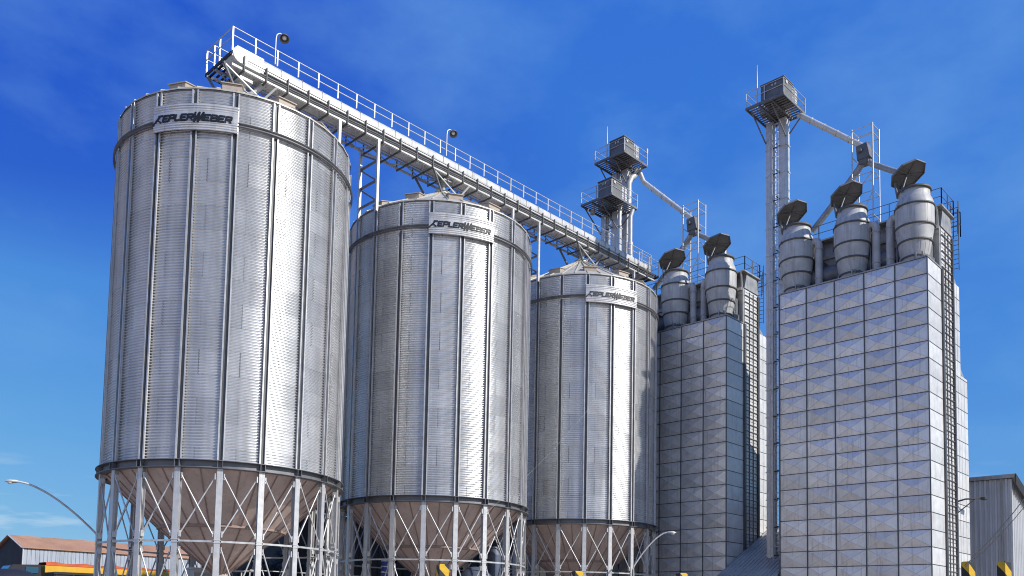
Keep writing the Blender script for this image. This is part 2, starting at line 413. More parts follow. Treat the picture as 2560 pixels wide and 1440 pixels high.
    for a in (a0, (a0+a1)/2, a1):
        for z in (z0+.08, z1-.08): pb.bar(rot((R+.1,0,z),a), rot((rp-.03,0,z),a), .06, .06)
        pb.bar(rot((rp-.07,0,z0),a), rot((rp-.07,0,z1),a), .05, .05)
    pan = pb.build('sign_panel', 'galv', t, Z)
    lettering(rp+.016, (a0+a1)/2, (a1-a0)*rp*.90, 21.02-G, .29).build('lettering', 'ink' if i < 2 else 'ink_pale', pan, Z)
for i in range(3): build_silo(i)

# ---------------------------------------------------------------- gantry conveyor
YA, YB = 37.73, 39.45
gx0, gx1 = 18.65, 54.95
g = thing('conveyor_gantry', 'long white overhead conveyor with railed walkway running across the tops of the three silos', 'conveyor', (gx0, YA, 26.4))
cv = [(YA-.03,27.14),(YA-.035,27.36),(YA+.0,27.50),(YA+.09,27.58),(YA+.25,27.62),(YA+.55,27.62),(YA+.75,27.5),(YA+.75,27.14)]
m = MB(); n = len(cv); m.add([(x, y, z) for x in (gx0+1.2, 53.6) for y, z in cv], [(i, i+1, n+i+1, n+i) for i in range(n-1)], True)
m.build('conveyor_cover', 'white', g)
t_ = MB().box(gx0+.2, 53.9, YA+.25, YA+.95, 26.82, 27.04).box(gx0+.2, 53.9, YA+.3, YA+.9, 26.62, 26.72)
for y in (YA+.2, YA+.98): t_.box(gx0+.2, 53.9, y, y+.045, 26.60, 26.66)
t_.build('conveyor_trough', 'white', g)
m = MB()
for k in range(28): x = gx0+1.5+k*1.22; m.box(x-.025, x+.025, YA-.06, YA-.037, 27.10, 27.45); m.bar((x,YA-.045,27.42),(x,YA+.06,27.585), .05, .03, (1,0,0))
m.box(gx0+.35, 53.6, YA-.05, YA-.031, 27.06, 27.12)
m.build('cover_joint', 'galv_dull', g)
dk = MB()
for j in range(7): y = YA+1.02+j*.11; dk.box(gx0+.05, 53.4, y, y+.055, 27.16, 27.2)
dk.build('walkway_deck', 'galv_dull', g)
ch = MB()
for y in (YA, YB):
    ch.box(gx0, gx1, y-.05, y+.05, 26.45, 26.56)
    ch.box(gx0, gx1, y-.04, y+.04, 26.94, 27.02)
ch.build('truss_chord', 'white', g)
dg = MB(); x = gx0; k = 0
while x < gx1-1.3:
    ya, yb = (YA, YB) if k % 2 == 0 else (YB, YA)
    dg.bar((x, ya, 26.5), (x+1.22, yb, 26.5), .06, .05)
    dg.bar((x, YB, 26.55 if k % 2 else 26.95), (x+1.22, YB, 26.95 if k % 2 else 26.55), .05, .05, (0,1,0))
    x += 1.22; k += 1
dg.build('truss_bracing', 'galv', g)
# cross frames with an upturned foot at the near side
fr = MB(); x = gx0+.6
fr.box(x-.03, x+.03, YA-.16, YB+.1, 26.36, 26.448); fr.box(x-.026, x+.026, YA-.16, YA-.09, 26.448, 27.15)
fr.box(x-.035, x+.035, YB+.055, YB+.1, 26.448, 27.1)
f0 = fr.build('cross_frame', 'band', g)
po = MB().box(gx0-.03, gx0+.03, YA-.03, YA+.03, 27.605, 28.42); p0 = po.build('rail_post', 'galv', g)
pf = MB().box(gx0-.03, gx0+.03, YB+.11, YB+.16, 27.0, 28.3); p1 = pf.build('rail_post', 'galv', g)
for k in range(1, 30):
    d = (1.2206*k, 0, 0)
    child_copy(p0, g, loc=d); child_copy(p1, g, loc=d)
    if k < 29: child_copy(f0, g, loc=d)
rl = MB()
for y, zz in ((YA, (28.42, 28.0)), (YB+.135, (28.3, 27.85))):
    for z in zz: rl.tube([(gx0, y, z), (gx1-.9, y, z)], .026, 6)
rl.build('handrail', 'galv', g)
cdt = MB()
for y, z, r in ((YA-.09, 26.72, .035), (YA-.09, 26.62, .022)): cdt.tube([(gx0+1.5+k*1.22*.5, y+.008*math.sin(k*1.7), z-.03*abs(math.sin(k*math.pi/2))) for k in range(57)], r, 6)
cdt.build('cable_conduit', 'midsteel', g)
# head platform at the left end and tail platform at the right end
def platform(parent, x0, x1, y0, y1, z, rails=True, mat='dark', name='platform', h=1.05):
    m = MB(); t = .06
    m.box(x0, x1, y0, y0+t, z-.16, z); m.box(x0, x1, y1-t, y1, z-.16, z)
    m.box(x0, x0+t, y0+t, y1-t, z-.16, z); m.box(x1-t, x1, y0+t, y1-t, z-.16, z)
    nb = max(3, int((x1-x0)/.26)); 
    for k in range(1, nb): xx = x0+(x1-x0)*k/nb; m.box(xx-.055, xx+.055, y0+t, y1-t, z-.05, z-.005)
    for k in (1, 2): yy = y0+(y1-y0)*k/3; m.box(x0+t, x1-t, yy-.05, yy+.05, z-.15, z-.051)
    o = m.build(name, mat, parent)
    if rails:
        r_ = MB(); pts = [(x0+.03,y0+.03),(x1-.03,y0+.03),(x1-.03,y1-.03),(x0+.03,y1-.03)]
        for a in range(4):
            (xa,ya),(xb,yb) = pts[a], pts[(a+1)%4]
            nn = max(1, round(math.hypot(xb-xa, yb-ya)/1.4))
            for k in range(nn): xx, yy = xa+(xb-xa)*k/nn, ya+(yb-ya)*k/nn; r_.box(xx-.028, xx+.028, yy-.028, yy+.028, z, z+h)
            for zz in (z+h, z+h*.55): r_.tube([(xa,ya,zz),(xb,yb,zz)], .022, 6)
        r_.build('railing', 'galv', parent)
    return o
platform(g, gx0-.04, gx0+1.3, YA+.1, YA+2.75, 27.2, rails=False)
er = MB()
for y in (YA, YA+1.32, YA+2.7): er.box(gx0-.035, gx0+.035, y-.035, y+.035, 27.2, 28.42)
for z in (28.42, 27.95): er.tube([(gx0, YA, z), (gx0, YA+2.7, z)], .026, 6); er.tube([(gx0, YA+2.7, z), (gx0+1.3, YA+2.7, z)], .026, 6)
er.box(gx0+1.27, gx0+1.33, YA+2.67, YA+2.73, 27.2, 28.42)
er.build('railing', 'galv', g)
hd = MB().box(gx0+.25, gx0+1.7, YA-.02, YA+1.0, 26.75, 27.58).tube([(gx0+.42, YA-.07, 27.14), (gx0+.42, YA+1.05, 27.14)], .40, 16)
hd.build('conveyor_head', 'white', g)
platform(g, 52.3, gx1, YA-.15, YA+2.4, 26.95, h=1.15)
MB().box(53.0, 54.4, YA+.2, YA+1.2, 27.0, 27.7).build('conveyor_tail', 'galv_dull', g)
# discharge spouts with A-frame legs onto each roof
for i, (cx, cy) in enumerate(CEN):
    s_ = MB(); zr = 25.55
    s_.tube([(cx-.1, cy-.15, 26.6), (cx-.05, cy-.1, 26.2), (cx, cy, zr)], .2, 12)
    s_.box(cx-.4, cx+.35, cy-.45, cy+.25, 26.3, 26.62)
    if i != 1: s_.tube([(cx+.9, cy-.5, 26.5), (cx+.25, cy-.1, 25.7)], .13, 10)
    s_.build('spout', 'white' if i == 0 else 'galv_dull', g)
    for dx, dy in ((-1.15,-.85),(1.15,-.85),(-1.15,.85),(1.15,.85)):
        MB().bar((cx+dx*1.25, cy+dy, 26.44), (cx+dx*.55, cy+dy*.8, 25.45-abs(dx)*.1), .1, .1).build('support_strut', 'midsteel', g)
    MB().bar((cx-1.3, cy-.8, 26.4), (cx+.7, cy-.7, 25.55), .06, .06).build('support_strut', 'galv', g)
# trestles standing on the silo rims
def trestle(xc, cyl):
    m = MB(); zt = 22.55; ya, yb = 37.75, 39.41
    for y in (ya, yb): m.box(xc-.075, xc+.075, y-.075, y+.075, zt-.2, 26.44)
    m2 = MB()
    for z in (23.0, 24.15, 25.3): m2.bar((xc, ya+.07, z), (xc, yb-.07, z), .1, .1)
    m2.bar((xc, ya+.07, 24.15), (xc, yb-.07, 25.25), .09, .09); m2.bar((xc, ya+.07, 23.0), (xc, yb-.07, 24.1), .09, .09)
    m2.bar((xc, ya+.07, 25.3), (xc, yb-.07, 26.2), .09, .09)
    o = m.build('trestle', 'galv', g); m2.build('trestle_bracing', 'midsteel', o)
for x in (24.95, 27.55, 38.45, 41.0, 51.85): trestle(x, 0)

# gantry lamps (things of their own)
def gantry_lamp(x, label):
    t = thing('floodlight', label, 'lamp', (x, YA-.06, 27.6), 'bell lamps on the gantry')
    MB().tube([(x,YA-.06,27.6),(x,YA-.06,28.95),(x+.05,YA-.06,29.2),(x+.2,YA-.08,29.33),(x+.36,YA-.1,29.3)], .032, 8).build('pole', 'galv', t)
    c = Vector((x+.42, YA-.12, 29.28)); ax = Vector((-.15,-.45,-.88)).normalized()
    q = Vector((0,0,-1)).rotation_difference(ax)
    pr = [(.02,.06),(.07,.05),(.1,-.03),(.2,-.12),(.25,-.27),(.235,-.27),(.19,-.14),(.1,-.06)]
    m = MB().lathe(pr, 20); m.v = [tuple(c + q @ Vector(v)) for v in m.v]; m.build('lamp_shade', 'midsteel', t)
    b = MB().lathe([(.001,-.06),(.09,-.08),(.13,-.15),(.08,-.24),(.001,-.25)], 12); b.v = [tuple(c + q @ Vector(v)) for v in b.v]; b.build('bulb', 'lens', t)
gantry_lamp(20.93, 'bell shaped lamp on a bent pole above the conveyor near its left end')
gantry_lamp(32.53, 'bell shaped lamp on a bent pole above the conveyor over the middle silo')

# ---------------------------------------------------------------- grain dryers
def dryer(ox, oy, label):
    t = thing('grain_dryer', label, 'grain dryer', (ox, oy, G), 'pair of panelled grain dryers')
    O = Vector((0,0,0)); W, H = 9.2, 23.0; cw = W/5
    def B(m, name, mat, par=None): return m.build(name, mat, par or t, O)
    m = MB()
    def pyr(a, b, c, d, nrm, dep=.05, crease=False):                # cross creased sheet, corners in order
        A = [Vector(p) for p in (a,b,c,d)]; N = Vector(nrm)
        ctr = sum(A, Vector())/4 + N*dep + (A[1]-A[0])*random.uniform(-.05,.05) + (A[3]-A[0])*random.uniform(-.05,.05)
        m.add(A+[ctr], [(0,1,4),(1,2,4),(2,3,4),(3,0,4)])
        if crease:
            m.cur = 2
            for q in A: m.bar(q.lerp(ctr,.04)+N*.004, q.lerp(ctr,.98)+N*.004, .022, .02, N)
            m.cur = 0
    for i in range(5):
        for j in range(23):
            y0, y1, z0, z1 = i*cw+.03, (i+1)*cw-.03, j+.022, j+.978
            pyr((0,y1,z0),(0,y0,z0),(0,y0,z1),(0,y1,z1), (-1,0,0), .07+.045*random.random(), True)
    m.box(.02, 2.4, .02, W-.02, 0, H-.01)
    m.cur = 1
    for j in range(24): m.box(-.022, .015, .03, W-.03, j-.018, j+.018)
    B(m, 'front_cladding', ['sheet', 'post', 'galv'])
    m = MB()
    for j in range(23):
        pyr((.03,0,j+.022),(2.38,0,j+.022),(2.38,0,j+.978),(.03,0,j+.978), (0,-1,0), .03)
    def side(x0, x1, zt, step=1., y=0.):
        j = 0.
        while j < zt-.01:
            z1 = min(j+step, zt); pyr((x0,y,j+.02),(x1,y,j+.02),(x1,y,z1-.02),(x0,y,z1-.02), (0,-1,0), .012); j += step
    side(2.68, 4.47, 25.7, .5, .05); side(4.72, 5.3, 22.9); side(5.34, 5.85, 22.9); side(5.88, 6.5, 17.2); side(6.54, 7.15, 17.2)
    m.cur = 1
    for j in range(24):
        m.box(.02, 2.39, -.014, .01, j-.022, j+.022)
        if j < 23: m.box(4.7, 5.86, -.012, .01, j-.02, j+.02)
        if j < 18: m.box(5.87, 7.16, -.012, .01, j-.02, j+.02)
    B(m, 'side_cladding', ['sheet_side', 'post'])
    m = MB(); m.box(2.42, 4.7, .07, W-.05, 0, 25.75)
    m.prism([(4.7,.02,0),(5.86,.02,0),(5.86,.02,22.6),(4.7,.02,23.4)], (0, W-.05, 0))
    m.prism([(5.86,.02,0),(7.16,.02,0),(7.16,.02,16.9),(5.86,.02,17.7)], (0, W-.05, 0))
    B(m, 'column_body', 'galv_dull')
    m = MB()
    for i in range(6): y = i*cw; m.box(-.05, .015, y-.027, y+.027, 0, H)
    m.box(2.40, 2.66, -.10, .06, 0, H+.02); m.box(4.5, 4.69, -.07, .04, 0, 25.6)
    B(m, 'corner_post', 'post')
    m = MB(); j = .25
    while j < 25.6: m.box(2.68, 4.48, -.03, .035, j-.02, j+.02); j += .5
    m.box(3.30, 3.33, -.02, .04, 0, 25.6); m.box(3.86, 3.89, -.02, .04, 0, 25.6)
    B(m, 'girt_rails', 'midsteel')
    # roof deck of the front part, plenum drum behind the cyclones, top cowl
    m = MB(); m.box(-.06, 2.42, -.04, W+.04, H+.0, H+.08); B(m, 'roof_deck', 'galv_dull')
    m = MB(); m.tube([(2.1,.4,24.3),(2.1,W-.3,24.3)], .62, 20); m.box(1.6, 2.42, .3, W-.2, H+.08, 23.7)
    for k in range(6): y = .6+k*1.6; m.box(1.42, 2.40, y-.04, y+.04, 23.2, 25.2)
    B(m, 'exhaust_plenum', 'midsteel')
    m = MB()
    m.prism([(2.55,0,25.75),(4.6,0,25.75),(4.35,0,26.9),(2.9,0,26.9)], (0, W-.1, 0)); m.prism([(2.3,-.15,26.9),(4.75,-.15,26.9),(4.75,-.15,27.0),(2.3,-.15,27.0)], (0, W+.2, 0))
    for k in range(7): y = .15+k*1.45; m.bar((2.45,y,25.78),(2.32,y,26.88), .1, .08); m.bar((4.62,y,25.78),(4.74,y,26.88), .08, .08)
    m.box(2.3, 2.6, .1, W-.2, 25.55, 25.76)
    B(m, 'top_cowl', 'galv_dull')
    m = MB()
    def rail_line(P, z, h=1.05, st=1.5):
        for a in range(len(P)-1):
            (xa,ya),(xb,yb) = P[a], P[a+1]; L = math.hypot(xb-xa, yb-ya); nn = max(1, round(L/st))
            for k in range(nn+1): xx, yy = xa+(xb-xa)*k/nn, ya+(yb-ya)*k/nn; m.box(xx-.026, xx+.026, yy-.026, yy+.026, z, z+h)
            for zz in (z+h, z+h*.5): m.tube([(xa,ya,zz),(xb,yb,zz)], .022, 6)
    rail_line([(2.4,-.1),(4.65,-.1),(4.65,W-.1),(2.4,W-.1),(2.4,-.1)], 27.0)
    rail_line([(4.75,-.3),(5.3,-.3),(5.3,.5)], 25.9, 1.6, .5)
    B(m, 'roof_railing', 'midsteel')
    m = MB()
    for yy in (-.35, .1): m.box(4.74, 4.79, yy-.025, yy+.025, 23.6, 28.0)
    for k in range(14): m.box(4.75, 4.78, -.33, .08, 23.7+k*.3, 23.73+k*.3)
    B(m, 'caged_ladder', 'midsteel')
    return t
D2 = (51.25, 16.35); D1 = (52.3, 30.05)
dryer(*D2, 'tall sunlit panelled grain dryer at the right, five panels wide, with three cyclones on top')
dryer(*D1, 'panelled grain dryer in shade just right of the third silo, behind the lean-to roof')

# ---------------------------------------------------------------- cyclones
def cyclone(x, y, label, side):
    z = 23.08+G; t = thing('dust_cyclone', label, 'cyclone', (x, y, z), 'barrel shaped cyclones on the dryers')
    O = Vector((0,0,0)); rm = 1.1; zf = 1.09
    pr = [(.60,0),(.70,.41),(.86,1.28),(.98,2.1),(1.0,2.5),(1.0,3.28),(.985,3.45),(.90,3.72),(.82,3.86),(.80,4.0),(.80,4.28)]
    m = MB().lathe([(r*rm, zz*zf) for r, zz in pr]+[(.78*rm,4.28*zf),(.78*rm,3.9*zf)], 40)
    for k in range(18):
        a = 2*math.pi*k/18
        for (ra,za),(rb_,zb) in (((.715,.5),(.855,1.24)),((.99,2.2),(1.0,3.24))):
            if k % (1 if za < 1 else 3) == 0: m.bar(rot((ra*rm+.003,0,za*zf),a), rot((rb_*rm+.003,0,zb*zf),a), .025, .012, rot((1,0,0),a))
    m.build('body', 'cyc', t, O)
    for r, zz in ((.70,.41),(.86,1.28),(.985,2.13),(1.0,3.28)):
        zz *= zf; m = MB().lathe([(r*rm-.02,zz-.05),(r*rm+.05,zz-.05),(r*rm+.05,zz+.05),(r*rm-.02,zz+.05)], 40)
        for k in range(2): a = rad(40+180*k+zz*30); m.bar(rot((r*rm+.03,0,zz-.07),a), rot((r*rm+.03,0,zz+.09),a), .12, .08, rot((1,0,0),a))
        m.build('band', 'band', t, O)
    MB().lathe([(.80*rm-.02,4.60),(.80*rm+.08,4.60),(.80*rm+.08,4.74),(.78*rm,4.74)], 40).build('collar_rim', 'band', t, O)
    MB().lathe([(.60*rm,0),(.60*rm+.08,0),(.60*rm+.08,.06),(.60*rm,.06)], 30).build('base_flange', 'band', t, O)
    m = MB(); nrm = Vector((.116,.428,.896)).normalized(); ux = Vector((0,0,1)).cross(nrm).normalized(); uy = nrm.cross(ux); c = Vector((0,.35,5.93))
    oc = [c + (ux*math.cos(-1.236+rad(45*k)) + uy*math.sin(-1.236+rad(45*k)))*1.07 for k in range(8)]
    m.prism(oc, nrm*.03)
    oi_ = [c + (q-c)*.93 for q in oc]
    for k in range(8): m.bar(oc[k]-nrm*.03, oc[(k+1)%8]-nrm*.03, .03, .12, nrm)
    for k in (1, 3): m.bar(oc[k]-nrm*.03, oc[k+4]-nrm*.03, .04, .05, nrm)
    m.bar(c-ux*1.0-nrm*.04, c+ux*1.0-nrm*.04, .05, .07, nrm)
    m.build('flap_lid', 'lidp', t, O)
    m = MB().tube([(-.1,.35,5.90),(-.92,.42,4.45)], .05, 8).tube([(.35,.8,5.72),(.55,.75,4.6)], .04, 6)
    m.bar((-.2,.9,4.5),(-.2,1.05,5.5),.1,.16).bar((.3,.9,4.5),(.3,1.1,5.5),.1,.16)
    m.build('lid_strut', 'midsteel', t, O)
    s_ = side
    m = MB().tube([(.1,s_*.75,3.35),(.1,s_*1.15,3.5),(.1,s_*1.38,3.45),(.1,s_*1.47,3.2),(.1,s_*1.47,2.6),(.1,s_*1.47,.6),(.25,s_*1.47,.05)], .245, 14)
    for zz in (2.9, .9): m.lathe([(.24,zz-.04),(.285,zz-.04),(.285,zz+.04),(.24,zz+.04)], 14, (.1, s_*1.47, 0))
    m.build('outlet_duct', 'cyc', t, O)
    m = MB().bar((-.3,-s_*.1-.55,0),(-.75,-s_*.1-.55,.55),.1,.06).box(-.12,.12,-.1,.1,-.02,.02)
    for a in (20, 110, 200, 290): m.bar(rot((.85,0,0),rad(a)), rot((.8,0,.6),rad(a)), .08, .08)
    m.build('foot_bracket', 'galv_dull', t, O)
cx2, cx1 = 52.55, 53.6
cyclone(cx2, 17.45, 'rightmost cyclone, at the front corner of the sunlit dryer roof', 1)
cyclone(cx2, 21.25, 'middle cyclone of three on the sunlit dryer, below the branching spout', -1)
cyclone(cx2, 24.95, 'cyclone on the left edge of the sunlit dryer, beside the tall elevator legs', -1)
cyclone(cx1, 31.25, 'cyclone at the front corner of the shaded dryer roof, taller in view of its two', 1)
cyclone(cx1, 35.1, 'cyclone on the shaded dryer next to the third silo top', -1)

# ---------------------------------------------------------------- bucket elevators
def ladder(m, x, ya, yb, z0, z1):
    for y in (ya, yb): m.box(x-.025, x+.025, y-.025, y+.025, z0, z1)
    z = z0+.2
    while z < z1: m.box(x-.015, x+.015, ya, yb, z-.015, z+.015); z += .3
def cage(m, x, ya, yb, z0, z1):
    ym = (ya+yb)/2; r = .36; z = z0; pts = [(x-.05+r*(-math.sin(rad(t)))*1.3, ym+r*math.cos(rad(t))) for t in range(0, 181, 30)]
    while z < z1:
        m.tube([(px, py, z) for px, py in pts], .018, 5); z += .9
    for px, py in pts[1:-1:2]: m.box(px-.015, px+.015, py-.015, py+.015, z0, z1)
def elevator(label, xs, yl, yr, ztop, plat, boxr, antenna=None, lower=None, mat='galv'):
    """two trunkings (yl, yr = near-Y edges of left and right trunk), platform rectangle, head housing"""
    x0, x1 = xs; w = .5
    t = thing('bucket_elevator', label, 'grain elevator', (x0, yr, G), 'bucket elevators with platforms')
    for y in (yl, yr):
        m = MB().box(x0, x1, y, y+w, G+.3, ztop); z = G+2.2
        while z < ztop-.3: m.box(x0-.045, x1+.045, y-.045, y+w+.045, z-.035, z+.035); z += 1.9
        m.build('trunking', mat, t)
    z = G+2.2
    while z < ztop-.5:
        MB().box(x0-.05, x0-.01, yr+w-.05, yl-.045, z-.03, z+.03).box(x0-.5, x0-.05, yr+w-.05, yr+w, z-.03, z+.03).build('tie_frame', 'dark', t); z += 1.9
    m = MB(); ladder(m, x0+.1, yr+w+.06, yl-.06, G+1, ztop); cage(m, x0-.02, yr+w+.0, yl-.0, G+3, ztop-.5)
    m.build('caged_ladder', 'galv', t)
    px0, px1, py0, py1, pz = plat
    platform(t, px0, px1, py0, py1, pz, mat='midsteel')
    for y, ye in ((yr, py0+.1), (yl+w, py1-.1)):
        MB().bar((x0, y, pz-1.6), (px0+.4, y, pz-.17), .07, .07).build('platform_brace', 'midsteel', t)
        MB().bar((x1, y, pz-1.2), (x1, ye, pz-.17), .07, .07).build('platform_brace', 'midsteel', t)
    bx0, bx1, by0, by1, bh = boxr
    m = MB().box(bx0, bx1, by0, by1, pz+.02, pz+bh).box(bx0-.05, bx1+.05, by0-.05, by1+.05, pz+bh, pz+bh+.06)
    m.box(bx0-.03, bx0, by0+.1, by0+.45, pz+bh*.55, pz+bh*.8)
    m.tube([(x0-.2, yr-.05, pz+bh*.75), (x0-.2, yl+w-.2, pz+bh*.75)], .52, 18)
    m.box(x0-.72, x1+.1, yr-.02, yl+w-.25, pz+.01, pz+bh*.75)
    hd = m.build('head_housing', 'box', t)
    m = MB().tube([(bx1+.35, by1-.2, pz+.3), (bx1+.35, by1+.45, pz+.3)], .22, 12)
    m.box(bx1+.1, bx1+.6, by1+.45, by1+.8, pz+.02, pz+.6)
    m.build('drive_motor', 'galv_dull', t)
    m = MB(); m.box(bx1+.06, bx1+.75, by0+.02, by1-.3, pz+.02, pz+bh*.92); 
    for k in range(4): m.box(bx1+.04, bx1+.77, by0-.01, by1-.28, pz+.18+k*.22, pz+.21+k*.22)
    m.build('drive_cover', 'galv', t)
    m = MB().tube([(bx0+.35, by0-.06, pz+bh*.8), (bx0+.35, by0+.02, pz+bh*.8)], .12, 12).box(bx0-.06, bx0-.035, by0+.5, by0+.62, pz+bh*.7, pz+bh*.82).box(bx0-.06, bx0-.035, by0+.75, by0+.85, pz+bh*.7, pz+bh*.82)
    m.build('service_lamp', 'white', hd)
    if antenna:
        ax, ay, ah = antenna
        MB().tube([(ax,ay,pz),(ax,ay,pz+ah*.55),(ax,ay,pz+ah)], [.05,.045,.02], 8).build('antenna', 'white', t)
    return t
e2 = elevator('tall twin legged elevator beside the sunlit dryer, with a mast on its railed platform', (53.4, 53.95), 27.1, 26.1, 34.8,
         (50.95, 54.2, 25.05, 27.85, 34.95), (51.05, 52.3, 25.1, 26.75, 1.12), (51.0, 27.0, 2.75))
e1 = elevator('taller of the two grouped elevators behind the third silo, head above the other', (54.05, 54.65), 41.15, 40.1, 36.4,
         (51.95, 55.1, 38.85, 41.85, 36.6), (52.05, 53.3, 38.95, 40.35, 1.2), (51.98, 40.6, 2.6))
e0 = elevator('shorter of the two grouped elevators behind the third silo, lower head platform', (52.45, 53.05), 41.0, 39.85, 32.2,
         (50.0, 53.4, 38.55, 41.6, 32.3), (50.05, 51.3, 38.6, 39.9, 1.2))
m = MB().tube([(54.8,39.7,36.4),(54.75,39.75,36.0),(54.3,39.85,35.6),(54.0,39.9,35.0),(54.0,39.9,34.0),(53.9,39.9,32.5)], .22, 12)
m.build('return_pipe', 'white', e1)
m = MB().tube([(53.0,38.75,32.1),(52.9,38.9,31.5),(52.9,38.9,27.6)], .17, 10).tube([(52.9,38.9,29.4),(52.9,38.9,28.0)], .23, 10)
m.tube([(52.1,39.3,32.2),(51.9,39.2,31.2),(51.9,39.2,30.5)], .14, 8)
m.build('discharge_pipe', 'galv', e0)
# small warning lamps on the rails are part of the elevators
MB().tube([(51.0,41.2,32.05),(51.0,41.2,31.75)], .18, 10).build('siren', 'vent', e0)
MB().box(55.0,55.15,38.85,39.0,37.6,38.0).build('warning_lamp', 'white', e1)

# ---------------------------------------------------------------- spout scaffolds on the dryer roofs
def spout_scaffold(dx, dy, start, label, pre=None):
    X, Y = 55.0+dx, 21.3+dy; zb = 27.0+G
    t = thing('spout_scaffold', label, 'spout tower', (X, Y, zb), 'scaffold towers with branching spouts')
    zt = 32.6 - (.25 if dx else 0)
    m = MB()
    for ax, ay in ((-.55,-.68),(.55,-.68),(-.55,.68),(.55,.68)): m.tube([(X+ax,Y+ay,zb),(X+ax,Y+ay,zt)], .05, 8)
    for z in (zt-.08, zt-.65, zt-1.9, zt-3.3, zt-4.6, zb+1.1):
        for s_ in (-1, 1):
            m.tube([(X-.55,Y+s_*.68,z),(X+.55,Y+s_*.68,z)], .028, 6)
            if z != zt-1.9: m.tube([(X+s_*.55,Y-.68,z),(X+s_*.55,Y+.68,z)], .028, 6)
    m.tube([(X-.55,Y+.68,zt-4.6),(X-.55,Y-.68,zt-3.3)], .028, 6); m.tube([(X-.55,Y+.68,zb+.1),(X-.55,Y-.68,zt-4.6)], .028, 6)
    m.build('scaffold_frame', 'galv', t)
    zv = zt-1.55
    m = MB().prism([(X-.35,Y-.42,zv-.55),(X-.35,Y+.42,zv-.55),(X-.35,Y+.5,zv+.4),(X-.35,Y-.2,zv+.5)], (.7,0,0)).box(X-.3,X+.3,Y-.3,Y+.3,zv-.85,zv-.55)
    m.tube([(X-.36,Y+.2,zv),(X-.6,Y+.2,zv)], .14, 10)
    m.build('diverter_valve', 'box', t)
    pts = ([pre] if pre else []) + [start, (X, Y+.15, zv+.45)]
    m = MB().tube(pts, .19, 14)
    p0, p1 = Vector(pts[-2]), Vector(pts[-1])
    for k in range(1, 5):
        q = p0.lerp(p1, k/5); d = (p1-p0).normalized()*.03; m.tube([q-d, q+d], .225, 14)
    m.build('inlet_spout', 'galv', t)
    m = MB().tube([(X,Y+.15,zv-.5),(X,Y+.45,zv-1.0),(X-.05,Y+2.3,zv-3.0),(X-.2,Y+3.6,zv-4.4)], .21, 12)
    m.tube([(X,Y-.15,zv-.6),(X,Y-.4,zv-.95),(X-.05,Y-2.35,zv-2.35),(X-.1,Y-2.7,zv-2.9),(X-.1,Y-2.75,zb+.05)], .19, 12)
    m.build('outlet_spout', 'galv_dull', t)
spout_scaffold(0, 0, (53.75, 25.35, 34.75), 'scaffold tower with a branching spout on top of the sunlit dryer')
spout_scaffold(1.05, 13.75, (55.2, 39.3, 35.4), 'scaffold tower with a branching spout on top of the shaded dryer', (54.85, 39.6, 36.5))

# ---------------------------------------------------------------- lean-to between the dryers
t = thing('lean_to_shed', 'low shed with a steep ribbed grey roof rising between the two dryers', 'shed', (50.3, 25.7, G))
m = MB(); a = Vector((48.0, 25.65, 1.25)); b = Vector((58.2, 25.65, 6.55)); wv = Vector((0, 4.3, 0))
m.prism([a, b, b+Vector((0,0,.08)), a+Vector((0,0,.08))], wv)
for k in range(15): y = 25.75+k*.295; m.bar((a.x,y,a.z+.1),(b.x,y,b.z+.1), .07, .06)
m.build('roof', 'ribroof', t)
MB().prism([(48.3,25.75,G),(58.0,25.75,G),(58.0,25.75,6.4),(48.3,25.75,1.35)], (0,.08,0)).prism([(48.3,29.8,G),(58.0,29.8,G),(58.0,29.8,6.4),(48.3,29.8,1.35)], (0,.08,0)).box(48.22,48.3,25.75,29.88,G,1.3).build('wall', 'ribbed', t)

# ---------------------------------------------------------------- ribbed shed at the right
t = thing('ribbed_shed', 'tall grey ribbed metal shed with a black eave at the right edge', 'building', (62, 14.9, G))
m = MB(); x = 62.; y = 14.9; pts = []
while y < 27: pts += [(x, y), (x, y+.14), (x-.12, y+.17), (x-.12, y+.27)]; y += .31
for (xa,ya),(xb,yb) in zip(pts[:-1], pts[1:]): m.quad((xa,ya,G),(xa,ya,9.45),(xb,yb,9.45),(xb,yb,G))
m.build('front_wall', 'ribbed', t)
m = MB(); x = 62.02; pts = []
while x < 80: pts += [(x, 14.9), (x+.2, 14.9), (x+.25, 14.84), (x+.33, 14.84)]; x += .4
for (xa,ya),(xb,yb) in zip(pts[:-1], pts[1:]):
    m.quad((xa,ya,G),(xb,yb,G),(xb,yb,9.4-(xb-62)*.31),(xa,ya,9.4-(xa-62)*.31))
m.build('side_wall', 'ribbed', t)
m = MB(); s_ = .31
m.prism([(61.8,14.55,9.62),(80.,14.55,9.62-18.2*s_),(80.,14.55,9.74-18.2*s_),(61.8,14.55,9.74)], (0,12.6,0)); m.build('roof', 'ribroof', t)
m = MB(); m.prism([(61.76,14.50,9.02),(80.,14.5,9.02-18.2*s_),(80.,14.5,9.73-18.2*s_),(61.76,14.5,9.73)], (0,.045,0)); m.build('eave_board', 'black', t)
m = MB(); m.box(61.72,61.80,14.6,27,9.47,9.66); m.build('gutter', 'galv_dull', t)
m = MB(); m.box(61.93,62.05,14.80,14.92,G,9.4); m.build('corner_trim', 'white', t)
MB().tube([(61.74,15.4,9.45),(61.84,15.4,9.2),(61.84,15.4,G)], .05, 8).build('downpipe', 'galv_dull', t)

